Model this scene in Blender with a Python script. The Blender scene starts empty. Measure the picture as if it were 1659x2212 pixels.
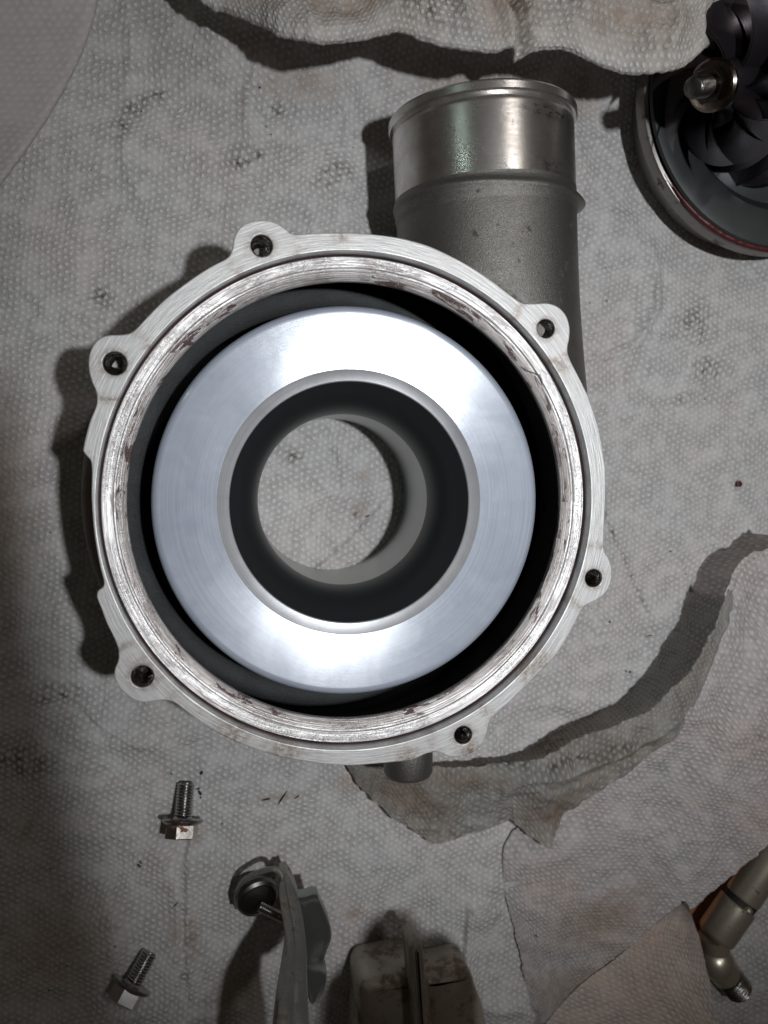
import bpy, bmesh, math, random
import numpy as np
from mathutils import Vector, Matrix

S = 0.001                      # every length below is in millimetres
PI = math.pi
scn = bpy.context.scene
C = scn.collection
random.seed(7)

# ------------------------------------------------------------------ camera
# origin = axis of the compressor housing at the level of its flange face, z up
CAMPOS = np.array([-45.15, 18.02, 290.0])
FPX = 1736.0                   # focal length for a picture 1659 x 2212
_d = np.array([500 - 829.5, -(985 - 1106.0), -FPX]); _d /= np.linalg.norm(_d)
_up = -_d
_ey = np.array([0, -_up[2], _up[1]]); _ey /= np.linalg.norm(_ey)
if _ey[1] < 0: _ey = -_ey
_ex = np.cross(_ey, _up)
RCAM = np.stack([_ex, _ey, _up], axis=1)          # world -> camera
cam_d = bpy.data.cameras.new("camera"); cam = bpy.data.objects.new("camera", cam_d); C.objects.link(cam)
m = Matrix([[*RCAM[0]], [*RCAM[1]], [*RCAM[2]]]).transposed().to_4x4()
m.translation = Vector(CAMPOS * S)
cam.matrix_world = m
cam_d.sensor_fit = 'VERTICAL'; cam_d.sensor_height = 24.0; cam_d.lens = 24.0 * FPX / 2212.0
cam_d.clip_start = 0.005; cam_d.clip_end = 20
cam_d.dof.use_dof = True; cam_d.dof.focus_distance = 0.315; cam_d.dof.aperture_fstop = 7.5
scn.camera = cam

def at(x, y, z):
    """point of the world at height z seen at (x, y) of a 1659 x 2212 picture"""
    d = RCAM.T @ np.array([x - 829.5, 1106.0 - y, -FPX])
    return CAMPOS + d * ((z - CAMPOS[2]) / d[2])

# ------------------------------------------------------------------ light
scn.view_settings.view_transform = 'Standard'; scn.view_settings.look = 'None'
scn.view_settings.gamma = 1.0; scn.view_settings.exposure = 0.0
w = bpy.data.worlds.new("World"); scn.world = w; w.use_nodes = True
bg = w.node_tree.nodes["Background"]
bg.inputs[0].default_value = (1.0, 0.74, 0.56, 1); bg.inputs[1].default_value = 0.022

def aim(o, p, t):
    o.location = Vector(p) * S
    o.rotation_euler = (Vector(t) - Vector(p)).to_track_quat('-Z', 'Y').to_euler()
def spot(name, p, t, watts, rad, col, size=70, blend=0.8):
    l = bpy.data.lights.new(name, 'SPOT'); l.energy = watts; l.shadow_soft_size = rad * S
    l.color = col; l.spot_size = math.radians(size); l.spot_blend = blend
    o = bpy.data.objects.new(name, l); C.objects.link(o); aim(o, p, t); return o
def area(name, p, t, watts, sx, sy, col):
    l = bpy.data.lights.new(name, 'AREA'); l.energy = watts; l.shape = 'RECTANGLE'
    l.size = sx * S; l.size_y = sy * S; l.color = col
    o = bpy.data.objects.new(name, l); C.objects.link(o); aim(o, p, t); return o
spot('work_lamp', (98, 16, 570), (92, 26, -85), 9.6, 11, (0.975, 0.985, 1.0), 64, 1.0)
area('ceiling_lamp', (520, 660, 1400), (0, 0, -85), 1.5, 70, 200, (1.0, 0.93, 0.88))
area('bench_lamp', (-540, 390, 600), (0, 60, -60), 0.10, 14, 160, (0.78, 1.0, 0.88))

# ------------------------------------------------------------------ node helpers
class NT:
    def __init__(s, name):
        s.m = bpy.data.materials.new(name); s.m.use_nodes = True
        s.t = s.m.node_tree; s.n = s.t.nodes; s.b = s.n["Principled BSDF"]; s.out = s.n["Material Output"]
    def add(s, typ, **k):
        n = s.n.new(typ)
        for a, v in k.items(): setattr(n, a, v)
        return n
    def put(s, sock, v):
        if isinstance(v, bpy.types.NodeSocket): s.t.links.new(v, sock)
        elif v is not None: sock.default_value = v
    def math(s, op, a, b=None, c=None, clamp=False):
        n = s.add('ShaderNodeMath', operation=op); n.use_clamp = clamp
        s.put(n.inputs[0], a); s.put(n.inputs[1], b); s.put(n.inputs[2], c); return n.outputs[0]
    def noise(s, vec, scale, detail=3.0, rough=0.55, dist=0.0, w=None):
        n = s.add('ShaderNodeTexNoise'); s.put(n.inputs['Vector'], vec)
        n.inputs['Scale'].default_value = scale; n.inputs['Detail'].default_value = detail
        n.inputs['Roughness'].default_value = rough; n.inputs['Distortion'].default_value = dist
        return n.outputs['Fac']
    def ramp(s, f, a, b, lo=0.0, hi=1.0):
        n = s.add('ShaderNodeMapRange'); n.interpolation_type = 'SMOOTHSTEP'
        s.put(n.inputs[0], f)
        for i, v in enumerate((a, b, lo, hi)): n.inputs[i + 1].default_value = v
        return n.outputs[0]
    def mix(s, f, a, b, mode='MIX'):
        n = s.add('ShaderNodeMix', data_type='RGBA', blend_type=mode)
        s.put(n.inputs[0], f)
        for i, v in ((6, a), (7, b)):
            if isinstance(v, tuple): v = (*v[:3], 1)
            s.put(n.inputs[i], v)
        return n.outputs[2]
    def mapping(s, vec, scale=(1, 1, 1), rot=(0, 0, 0), loc=(0, 0, 0)):
        n = s.add('ShaderNodeMapping'); s.put(n.inputs[0], vec)
        n.inputs[1].default_value = loc; n.inputs[2].default_value = rot; n.inputs[3].default_value = scale
        return n.outputs[0]
    def uv(s): return s.add('ShaderNodeTexCoord').outputs['UV']
    def obj(s): return s.add('ShaderNodeTexCoord').outputs['Object']
    def attr(s, name): return s.add('ShaderNodeAttribute', attribute_name=name).outputs['Fac']
    def bump(s, h, dist=0.001, strength=1.0, normal=None):
        n = s.add('ShaderNodeBump'); s.put(n.inputs['Height'], h)
        n.inputs['Distance'].default_value = dist; n.inputs['Strength'].default_value = strength
        if normal is not None: s.put(n.inputs['Normal'], normal)
        return n.outputs[0]
    def set(s, **k):
        mp = dict(color='Base Color', rough='Roughness', metal='Metallic', aniso='Anisotropic',
                  rot='Anisotropic Rotation', tangent='Tangent', normal='Normal', spec='Specular IOR Level', coat='Coat Weight')
        for a, v in k.items():
            if isinstance(v, tuple): v = (*v, 1)
            s.put(s.b.inputs[mp[a]], v)
        return s.m

def metal(name, col, rough, cast=0.0, dirt=None, dirtcol=(0.05, 0.04, 0.035), dscale=120.0, met=1.0, var=0.12):
    """plain metal; cast > 0 adds the pimples of a sand casting, dirt = threshold of grime patches"""
    q = NT(name); o = q.obj()
    n1 = q.noise(o, 90, 5, .6); n2 = q.noise(o, 700, 3, .6)
    c = q.mix(q.math('MULTIPLY', n1, var * 4, clamp=True), tuple(col), tuple(v * 0.6 for v in col))
    if cast: c = q.mix(q.ramp(q.noise(o, 1300, 4, .75),   .38, .62, 0, .38), c, tuple(v * 0.35 for v in col))
    r = q.math('ADD', rough - .1, q.math('MULTIPLY', n1, .2))
    mt = met
    if dirt is not None:
        dm = q.ramp(q.noise(o, dscale, 6, .7), dirt, dirt + .1)
        c = q.mix(dm, c, dirtcol); r = q.math('ADD', r, q.math('MULTIPLY', dm, .3)); mt = q.math('SUBTRACT', met, q.math('MULTIPLY', dm, met * .8))
    h = q.math('ADD', q.math('MULTIPLY', n2, .25), q.math('MULTIPLY', q.noise(o, 2600, 3, .6), .75))
    q.set(color=c, rough=r, metal=mt, normal=q.bump(h, 0.00035 if cast else 0.00008, cast if cast else .25))
    return q.m

M = {}
# --- cast aluminium (blasted, grey, grainy)
M['cast'] = metal('cast_aluminium', (.30, .29, .27), .44, cast=.9, dirt=.60, dirtcol=(.07, .06, .05), met=.85, var=.25)
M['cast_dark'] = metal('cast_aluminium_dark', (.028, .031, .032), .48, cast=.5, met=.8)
M['steel'] = metal('zinc_plated_steel', (.55, .56, .57), .30, dirt=.64)
M['dark_steel'] = metal('oily_dark_steel', (.42, .41, .40), .27, dirt=.6)
M['black_steel'] = metal('black_oily_steel', (.18, .175, .165), .36, dirt=.6)
M['bright'] = metal('bright_nickel', (.82, .81, .82), .30)
M['tarnish'] = metal('tarnished_steel', (.72, .66, .54), .34, dirt=.58, met=.82, var=.3)
M['tab'] = metal('zinc_plated_tab', (.46, .49, .475), .30, dirt=.60, met=.88, var=.3)
M['band'] = metal('grimy_stainless', (.40, .40, .375), .46, dirt=.53, met=.75, dirtcol=(.14, .12, .10))
M['iron'] = metal('dirty_cast_iron', (.56, .50, .43), .48, cast=.5, dirt=.50, dscale=70, dirtcol=(.22, .16, .125), met=.4, var=.25)
M['wheel'] = metal('milled_blade_alloy', (.10, .093, .108), .30, met=.9)
M['plate'] = metal('machined_grey_plate', (.10, .107, .11), .42, met=.8)
M['pale'] = metal('pale_machined_edge', (.28, .265, .25), .4, dirt=.56, met=.7)
M['nut'] = metal('dark_brown_nut', (.16, .13, .11), .2, dirt=.6)

def simple(name, col, rough=.6, nscale=200, var=.3):
    q = NT(name); o = q.obj(); n = q.noise(o, nscale, 4, .6)
    q.set(color=q.mix(n, tuple(c * (1 - var) for c in col), tuple(min(1, c * (1 + var)) for c in col)), rough=rough,
          normal=q.bump(n, .0004, .4)); return q.m
M['red'] = simple('red_sealant', (.075, .010, .012), .45)
M['brown'] = simple('brown_resin', (.06, .035, .025), .4)
M['crumb'] = simple('black_crumb', (.018, .015, .013), .6)

def groove_noise(q, k, scale=1.0, detail=4.0):
    """streaks that run round the axis: u is stretched, v (profile length) is fine"""
    return q.noise(q.mapping(q.uv(), (k, 1.0, 1.0)), scale, detail, .6)

# --- turned faces: concentric tool marks give the bow-tie highlight
def turned(name, c1, c2, glw, rough=.58, gr=.245):
    q = NT(name)
    g = groove_noise(q, .02, 6.0, 5); g2 = groove_noise(q, .01, 1.1, 3); bl = q.noise(q.obj(), 38, 5, .65, .6)
    tn = q.add('ShaderNodeTangent', direction_type='RADIAL', axis='Z')
    blot = q.ramp(bl, .35, .7); spk = q.ramp(q.noise(q.obj(), 330, 5, .8), .72, .74, 0, .5)
    ln = q.ramp(groove_noise(q, .003, 2.2, 6), .42, .60)
    tcol = q.mix(q.math('MULTIPLY', ln, .45), q.mix(blot, c1, c2), tuple(v * .72 for v in c1))
    tcol = q.mix(spk, tcol, (.15, .15, .16))
    q.set(color=tcol, metal=.55, rough=q.math('ADD', rough - .05, q.math('ADD', q.math('MULTIPLY', g2, .12), q.math('MULTIPLY', q.noise(q.obj(), 70, 5, .7, 1.2), .12))), aniso=.5, rot=.25, tangent=tn.outputs[0],
          normal=q.bump(q.math('ADD', q.math('MULTIPLY', g, .7), q.math('MULTIPLY', q.noise(q.obj(), 420, 4, .7), .3)), .00014, .35))
    gl = q.add('ShaderNodeBsdfAnisotropic', distribution='BECKMANN'); gl.inputs['Color'].default_value = (.9, .94, 1, 1); gl.inputs['Roughness'].default_value = gr
    gl.inputs['Anisotropy'].default_value = .66; gl.inputs['Rotation'].default_value = 0; q.put(gl.inputs['Tangent'], tn.outputs[0])
    q.put(gl.inputs['Normal'], q.bump(q.math('ADD', g, q.math('MULTIPLY', q.noise(q.obj(), 300, 4, .7), .4)), .00004, .2))
    mx = q.add('ShaderNodeMixShader'); q.put(mx.inputs[0], q.math('ADD', glw, q.math('MULTIPLY', blot, -glw * .35)))
    q.put(mx.inputs[1], q.b.outputs[0]); q.put(mx.inputs[2], gl.outputs[0]); q.put(q.out.inputs[0], mx.outputs[0])
    return q.m
M['turned'] = turned('turned_aluminium', (.42, .465, .54), (.34, .385, .47), .11, .58, .225)
M['chamfer'] = turned('turned_chamfer', (.38, .385, .40), (.29, .295, .31), .08)
# --- smooth bore
q = NT('bored_aluminium'); g = groove_noise(q, .01, 3.0, 4)
spk = q.ramp(q.noise(q.obj(), 160, 6, .75), .70, .74)
q.set(color=q.mix(spk, (.46, .48, .47), (.05, .04, .04)), metal=.9, rough=q.math('ADD', .30, q.math('MULTIPLY', g, .08)), normal=q.bump(g, .00004, .15))
M['bore'] = q.m
q = NT('dark_contour_aluminium'); g = groove_noise(q, .01, 3.0, 4)
q.set(color=(.042, .047, .050), metal=.6, rough=.36, normal=q.bump(q.noise(q.obj(), 500, 4, .6), .00006, .3)); M['contour'] = q.m  # dark room reflection put into the colour of the same aluminium
# --- flange top: brushed, whitish, brown stains
q = NT('flange_face_aluminium')
st = groove_noise(q, .06, 1.6, 6); st2 = groove_noise(q, .25, .5, 4); big = q.noise(q.obj(), 45, 5, .65, .5)
fine = q.noise(q.obj(), 500, 5, .7)
c = q.mix(q.ramp(st, .35, .65), (.72, .72, .715), (.54, .55, .56))
c = q.mix(q.math('MULTIPLY', q.ramp(big, .54, .72), q.ramp(fine, .3, .6, .1, .6)), c, (.34, .29, .24))
c = q.mix(q.math('MULTIPLY', q.attr('stain'), q.ramp(fine, .35, .60, .25, 1.0)), c, (.20, .135, .085))
c = q.mix(q.ramp(q.noise(q.obj(), 260, 6, .8, 1.0), .69, .72, 0, .75), c, (.12, .09, .08))
q.set(color=c, metal=.35, rough=q.math('ADD', .36, q.math('MULTIPLY', st, .16)),
      normal=q.bump(q.math('ADD', st, q.math('MULTIPLY', fine, .6)), .0002, .45))
M['flange'] = q.m
# --- seat: scratched rings with dark red-black smears
q = NT('scratched_seat_aluminium')
st = groove_noise(q, .018, 2.2, 6); st3 = groove_noise(q, .05, .9, 5)
sm = q.noise(q.mapping(q.uv(), (.20, .70, 1)), .36, 6, .70, .5)
nz = q.noise(q.obj(), 60, 4, .6)
ang = q.noise(q.obj(), 14, 2, .5)
fac = q.math('MULTIPLY', q.ramp(sm, .535, .575), q.ramp(ang, .38, .52, .35, 1.0))
c = q.mix(q.ramp(st, .35, .65), (.78, .78, .79), (.38, .37, .365))
c = q.mix(q.math('MULTIPLY', q.ramp(st3, .5, .66), .5), c, (.34, .30, .28))
sepv = q.add('ShaderNodeSeparateXYZ'); q.put(sepv.inputs[0], q.uv()); inner = q.ramp(sepv.outputs[1], 8.6, 9.6)
c = q.mix(q.math('MULTIPLY', inner, q.ramp(nz, .3, .7, .30, .80)), c, (.46, .42, .40))
fac = q.math('MULTIPLY', fac, q.math('ADD', .35, q.math('MULTIPLY', inner, .65)))
c = q.mix(fac, c, (.085, .045, .045))
c = q.mix(q.ramp(q.noise(q.mapping(q.uv(), (.10, .9, 1), loc=(7, 3, 0)), .6, 5, .7), .66, .69, 0, .9), c, (.11, .02, .02))
# stray scratches
wv = q.noise(q.mapping(q.uv(), (.5, .16, 1), rot=(0, 0, .5)), 2.2, 3, .5, 2.2)
scr = q.math('SUBTRACT', 1.0, q.ramp(q.math('ABSOLUTE', q.math('SUBTRACT', wv, .5)), 0.0, .014))
scr = q.math('MULTIPLY', scr, q.ramp(nz, .40, .55))
c = q.mix(q.math('MULTIPLY', scr, .8), c, (.95, .95, .93))
tn = q.add('ShaderNodeTangent', direction_type='RADIAL', axis='Z')
q.set(color=c, metal=q.math('SUBTRACT', .70, q.math('MULTIPLY', fac, .5)), rough=q.math('ADD', .30, q.math('MULTIPLY', st3, .25)),
      aniso=.5, rot=.25, tangent=tn.outputs[0], normal=q.bump(q.math('ADD', q.math('ADD', st, q.math('MULTIPLY', st3, .7)), q.math('MULTIPLY', scr, .6)), .0004, .55))
M['seat'] = q.m
# --- machined spigot: lines round the pipe, black specks
q = NT('machined_spigot_aluminium')
st = groove_noise(q, .015, 4.0, 4); blot = q.noise(q.obj(), 55, 5, .65)
spk = q.ramp(q.noise(q.mapping(q.uv(), (.6, 1, 1)), .33, 8, .78, .6), .635, .665)
band = q.attr('stain')
sp2 = q.math('MULTIPLY', band, q.ramp(q.noise(q.mapping(q.uv(), (.7, 1, 1)), .45, 6, .75), .50, .54))
c = q.mix(q.ramp(blot, .4, .65), (.78, .77, .75), (.58, .56, .53))
c = q.mix(q.math('MULTIPLY', spk, .7), c, (.10, .09, .085)); c = q.mix(sp2, c, (.02, .018, .018))
c = q.mix(q.math('MULTIPLY', q.ramp(st, .55, .75), .25), c, (.75, .75, .75))
q.set(color=c, metal=.95, rough=q.math('ADD', q.math('MULTIPLY', blot, .12), q.math('ADD', .22, q.math('MULTIPLY', spk, .2))), normal=q.bump(q.math('ADD', st, q.math('MULTIPLY', q.noise(q.obj(), 600, 4, .7), .5)), .0001, .35))
M['spigot'] = q.m

# --- embossed paper towel
def towel(name, base=(.71, .71, .705), tint=(.74, .68, .655), rot=0.0, pitch=3.0, depth=.75, trans=0.0, tintamt=.5):
    q = NT(name)
    uvm = q.mapping(q.uv(), (1, 1, 1), (0, 0, rot))
    warpn = q.add('ShaderNodeTexNoise'); q.put(warpn.inputs['Vector'], uvm); warpn.inputs['Scale'].default_value = .035
    warpn.inputs['Detail'].default_value = 4
    vs = q.add('ShaderNodeVectorMath', operation='MULTIPLY_ADD'); q.put(vs.inputs[0], warpn.outputs['Color'])
    vs.inputs[1].default_value = (11, 11, 0); q.put(vs.inputs[2], uvm)
    sep = q.add('ShaderNodeSeparateXYZ'); q.put(sep.inputs[0], vs.outputs[0])
    k = 2 * PI / (pitch * .866)
    cs = []
    for a in (0, 60, 120):
        ca, sa = math.cos(math.radians(a)) * k, math.sin(math.radians(a)) * k
        cs.append(q.math('COSINE', q.math('ADD', q.math('MULTIPLY', sep.outputs[0], ca), q.math('MULTIPLY', sep.outputs[1], sa))))
    lat = q.math('ADD', q.math('ADD', cs[0], cs[1]), cs[2])        # -1.5 .. 3
    fuzz = q.noise(q.mapping(uvm, (1, 1.6, 1)), 1.5, 4, .65)
    crush = q.ramp(q.noise(uvm, .33, 3, .7), .34, .62, .62, 1.0)
    dot = q.math('MULTIPLY', q.ramp(q.math('ADD', lat, q.math('MULTIPLY', q.math('SUBTRACT', fuzz, .5), 1.0)), -.6, 2.3), crush)
    soft = q.noise(uvm, .09, 4, .6)                                  # emboss fades in and out
    amp = q.ramp(soft, .34, .60, .45, 1.0)
    h = q.math('ADD', q.math('MULTIPLY', dot, amp), q.math('MULTIPLY', fuzz, .85))
    dirt = q.attr('dirt'); oil = q.attr('oil')
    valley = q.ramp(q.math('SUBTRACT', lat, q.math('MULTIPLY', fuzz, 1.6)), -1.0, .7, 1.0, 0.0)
    patch = q.noise(uvm, .22, 6, .75)
    blotch = q.noise(uvm, .018, 3, .55)
    c = q.mix(q.math('MULTIPLY', q.ramp(blotch, .40, .66), tintamt), tuple(base), tuple(tint))
    c = q.mix(q.math('MULTIPLY', q.ramp(q.noise(uvm, .03, 4, .5), .40, .75), .18), c, (.56, .58, .61))
    c = q.mix(q.math('MULTIPLY', q.ramp(patch, .55, .78), .12), c, (.50, .47, .45))
    c = q.mix(q.math('MULTIPLY', q.math('MULTIPLY', valley, q.math('MULTIPLY', amp, crush)), .66), c, (.30, .29, .29))  # hollows darkened in the colour: trapped dirt and painted emboss shading
    c = q.mix(q.math('MULTIPLY', oil, q.ramp(patch, .3, .62, .25, .75)), c, (.40, .30, .23))
    dm = q.math('MULTIPLY', q.math('MULTIPLY', dirt, .78), q.ramp(patch, .38, .66, .0, 1.0))
    dm = q.math('MULTIPLY', dm, q.math('ADD', .16, q.math('MULTIPLY', valley, 1.0)), clamp=True)
    c = q.mix(dm, c, (.07, .06, .045))
    spk = q.ramp(q.noise(uvm, .8, 3, .8), .745, .765, 0, .55)
    c = q.mix(spk, c, (.08, .06, .05))
    nrm = q.bump(h, depth * S, .8)
    q.set(color=c, rough=.9, spec=.15, normal=nrm)
    if trans:
        tr = q.add('ShaderNodeBsdfTranslucent'); q.put(tr.inputs[0], c); q.put(tr.inputs[1], nrm)
        mx = q.add('ShaderNodeMixShader'); mx.inputs[0].default_value = trans
        q.put(mx.inputs[1], q.b.outputs[0]); q.put(mx.inputs[2], tr.outputs[0]); q.put(q.out.inputs[0], mx.outputs[0])
    return q.m
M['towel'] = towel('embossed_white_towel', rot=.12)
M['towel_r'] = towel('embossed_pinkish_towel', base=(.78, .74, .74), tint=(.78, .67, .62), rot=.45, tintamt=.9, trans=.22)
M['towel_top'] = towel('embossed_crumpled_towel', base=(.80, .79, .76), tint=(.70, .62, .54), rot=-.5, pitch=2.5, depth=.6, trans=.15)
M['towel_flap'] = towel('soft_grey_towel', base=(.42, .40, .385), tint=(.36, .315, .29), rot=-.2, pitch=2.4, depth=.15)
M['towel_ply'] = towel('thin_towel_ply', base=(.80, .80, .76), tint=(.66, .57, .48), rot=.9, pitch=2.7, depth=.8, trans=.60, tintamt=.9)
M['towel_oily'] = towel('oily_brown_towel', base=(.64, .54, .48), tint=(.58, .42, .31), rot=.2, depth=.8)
# bench
q = NT('orange_brown_board'); o = q.obj(); n = q.noise(q.mapping(o, (1, 12, 1)), 30, 6, .65)
q.set(color=q.mix(n, (.24, .10, .045), (.40, .19, .10)), rough=.6, normal=q.bump(n, .0005, .4)); M['bench'] = q.m

# ------------------------------------------------------------------ object helpers
def link(name, me, mat, parent=None, label=None, cat=None, group=None, kind=None, origin=None):
    o = bpy.data.objects.new(name, me); C.objects.link(o)
    if mat is not None: me.materials.clear(); me.materials.append(mat)
    if parent is not None:
        o.parent = parent
    if origin is not None: o.location = Vector(origin) * S
    for k, v in (('label', label), ('category', cat), ('group', group), ('kind', kind)):
        if v: o[k] = v
    return o
def thing(name, label, cat, loc=(0, 0, 0), group=None):
    o = bpy.data.objects.new(name, None); C.objects.link(o); o.location = Vector(loc) * S
    o.empty_display_size = .01; o['label'] = label; o['category'] = cat
    if group: o['group'] = group
    return o
def mesh(name, v, f, uv=None, smooth=True, sharp=35, attrs=None):
    me = bpy.data.meshes.new(name)
    v = np.asarray(v, float)
    me.from_pydata((v * S).tolist(), [], [list(map(int, q_)) for q_ in f])
    if uv is not None:
        l = me.uv_layers.new(name='UVMap'); idx = np.zeros(len(me.loops), np.int32); me.loops.foreach_get('vertex_index', idx)
        l.data.foreach_set('uv', np.asarray(uv, np.float32)[idx].ravel())
    for k, a in (attrs or {}).items():
        at_ = me.attributes.new(k, 'FLOAT', 'POINT'); at_.data.foreach_set('value', np.asarray(a, np.float32).ravel())
    if smooth:
        me.polygons.foreach_set('use_smooth', [True] * len(me.polygons))
        if sharp: me.set_sharp_from_angle(angle=math.radians(sharp))
    me.update(); return me
def gridmesh(name, P, uv=None, closed_u=False, closed_v=False, flip=False, sharp=35, attrs=None, keep=None):
    """P: array (nu, nv, 3)"""
    nu, nv = P.shape[:2]
    i, j = np.meshgrid(np.arange(nu if closed_u else nu - 1), np.arange(nv if closed_v else nv - 1), indexing='ij')
    i2, j2 = (i + 1) % nu, (j + 1) % nv
    f = np.stack([i * nv + j, i2 * nv + j, i2 * nv + j2, i * nv + j2], -1).reshape(-1, 4)
    if flip: f = f[:, ::-1]
    if keep is not None: f = np.ascontiguousarray(f[keep.ravel()[f].all(1)])
    me = bpy.data.meshes.new(name)
    me.vertices.add(nu * nv); me.vertices.foreach_set('co', (P.reshape(-1, 3) * S).astype(np.float32).ravel())
    me.loops.add(f.size); me.polygons.add(len(f))
    me.polygons.foreach_set('loop_start', np.arange(0, f.size, 4, dtype=np.int32))
    me.loops.foreach_set('vertex_index', f.astype(np.int32).ravel()); me.update(calc_edges=True)
    if uv is not None:
        l = me.uv_layers.new(name='UVMap'); l.data.foreach_set('uv', uv.reshape(-1, 2)[f.ravel()].astype(np.float32).ravel())
    for k, a in (attrs or {}).items():
        at_ = me.attributes.new(k, 'FLOAT', 'POINT'); at_.data.foreach_set('value', np.asarray(a, np.float32).ravel())
    me.polygons.foreach_set('use_smooth', [True] * len(me.polygons))
    if sharp: me.set_sharp_from_angle(angle=math.radians(sharp))
    me.validate(); return me
def join(name, meshes):
    bm = bmesh.new()
    for m_ in meshes: bm.from_mesh(m_)
    me = bpy.data.meshes.new(name); bm.to_mesh(me); bm.free(); return me
def lathe_pts(prof, n=256, ruv=60.0):
    prof = np.asarray(prof, float); t = np.linspace(0, 2 * PI, n + 1)
    L = np.r_[0, np.cumsum(np.hypot(*np.diff(prof, axis=0).T))]
    P = np.zeros((n + 1, len(prof), 3)); U = np.zeros((n + 1, len(prof), 2))
    P[..., 0] = np.cos(t)[:, None] * prof[:, 0]; P[..., 1] = np.sin(t)[:, None] * prof[:, 0]; P[..., 2] = prof[:, 1]
    U[..., 0] = (t * ruv)[:, None]; U[..., 1] = L
    return P, U
def lathe(name, prof, n=256, ruv=60.0, sharp=30):
    P, U = lathe_pts(prof, n, ruv); return gridmesh(name, P, U, sharp=sharp)
def xform(me, M4):
    me.transform(M4); return me
def frame_to(p, d, roll=0.0):
    """matrix that carries local +Z to d (mm positions)"""
    qd = Vector(d).normalized().to_track_quat('Z', 'Y').to_matrix().to_4x4()
    return Matrix.Translation(Vector(p) * S) @ qd @ Matrix.Rotation(roll, 4, 'Z')
def thread_mesh(name, r, L, pitch, depth, n=28, per=5, endch=1.0):
    """helical external thread along +Z with a chamfered tip and end cap"""
    nz = max(4, int(L / pitch * per)); z = np.linspace(0, L, nz); t = np.linspace(0, 2 * PI, n + 1)
    T, Z = np.meshgrid(t, z, indexing='ij'); ph = (Z / pitch + T / (2 * PI)) % 1
    R = r - depth * np.abs(2 * ph - 1) - np.clip((Z - (L - endch)) / endch, 0, 1) * depth * 1.2
    P = np.stack([R * np.cos(T), R * np.sin(T), Z], -1)
    cap = np.stack([np.cos(t) * .01, np.sin(t) * .01, t * 0 + L], -1)[:, None]
    P = np.concatenate([P, cap], 1)
    return gridmesh(name, P, P[..., :2] * 1.0, sharp=60, flip=False)
def prism(name, pts, z0, z1, bev=.4, closed=True, sharp=30):
    """rounded-edge slab with outline pts (mm) from z0 to z1"""
    pts = np.asarray(pts, float); n = len(pts)
    nx = np.roll(pts, -1, 0) - np.roll(pts, 1, 0); nx /= np.linalg.norm(nx, axis=1)[:, None] + 1e-9
    area_ = np.sum(pts[:, 0] * np.roll(pts[:, 1], -1) - np.roll(pts[:, 0], -1) * pts[:, 1])
    nrm = np.stack([-nx[:, 1], nx[:, 0]], 1) * (1 if area_ > 0 else -1)          # points inward
    rows = [(bev, z0), (bev * .3, z0 + bev * .3), (0, z0 + bev), (0, z1 - bev), (bev * .3, z1 - bev * .3), (bev, z1)]
    V = []; 
    for off, z in rows:
        V += [(*(p + nn * off), z) for p, nn in zip(pts, nrm)]
    F = []
    for k in range(len(rows) - 1):
        for i in range(n):
            j = (i + 1) % n; q_ = [k * n + i, k * n + j, (k + 1) * n + j, (k + 1) * n + i]
            F.append(q_ if area_ > 0 else q_[::-1])
    top = [(len(rows) - 1) * n + i for i in range(n)]; bot = list(range(n))
    F.append(top if area_ > 0 else top[::-1]); F.append(bot[::-1] if area_ > 0 else bot)
    V = np.array(V); return mesh(name, V, F, uv=V[:, :2], sharp=sharp)
def smooth_closed(pts, n):
    """closed Catmull-Rom through pts"""
    pts = np.asarray(pts, float); m_ = len(pts); out = []
    for i in range(m_):
        a, b, c, d = pts[(i - 1) % m_], pts[i], pts[(i + 1) % m_], pts[(i + 2) % m_]
        for k in range(n):
            t = k / n
            out.append(.5 * ((2 * b) + (-a + c) * t + (2 * a - 5 * b + 4 * c - d) * t * t + (-a + 3 * b - 3 * c + d) * t ** 3))
    return np.array(out)
def smooth_open(pts, n):
    pts = np.asarray(pts, float); P = np.vstack([2 * pts[0] - pts[1], pts, 2 * pts[-1] - pts[-2]]); out = []
    for i in range(1, len(P) - 2):
        a, b, c, d = P[i - 1:i + 3]
        for k in range(n):
            t = k / n
            out.append(.5 * ((2 * b) + (-a + c) * t + (2 * a - 5 * b + 4 * c - d) * t * t + (-a + 3 * b - 3 * c + d) * t ** 3))
    out.append(pts[-1]); return np.array(out)
def resample(pts, n):
    pts = np.asarray(pts, float); L = np.r_[0, np.cumsum(np.linalg.norm(np.diff(pts, axis=0), axis=1))]
    s = np.linspace(0, L[-1], n); return np.stack([np.interp(s, L, pts[:, k]) for k in range(pts.shape[1])], 1)
def tube(name, path, rad, n=20, cap=True, sharp=40):
    """tube along path (k,3) with radii rad"""
    path = np.asarray(path, float); rad = np.broadcast_to(rad, len(path)).astype(float)
    T = np.gradient(path, axis=0); T /= np.linalg.norm(T, axis=1)[:, None]
    up = np.array([0, 0, 1.0]) if abs(T[0][2]) < .9 else np.array([1.0, 0, 0])
    t = np.linspace(0, 2 * PI, n + 1); rows = []
    for p, d, r in zip(path, T, rad):
        a = np.cross(d, up); a /= np.linalg.norm(a); b = np.cross(a, d)
        rows.append(p + r * (np.cos(t)[:, None] * a + np.sin(t)[:, None] * b))
    if cap: rows = [np.tile(path[0], (n + 1, 1))] + rows + [np.tile(path[-1], (n + 1, 1))]
    P = np.array(rows); U = np.zeros(P.shape[:2] + (2,)); U[..., 0] = (t * rad.mean())[None]; U[..., 1] = np.arange(len(rows))[:, None]
    return gridmesh(name, P, U, sharp=sharp)

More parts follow.
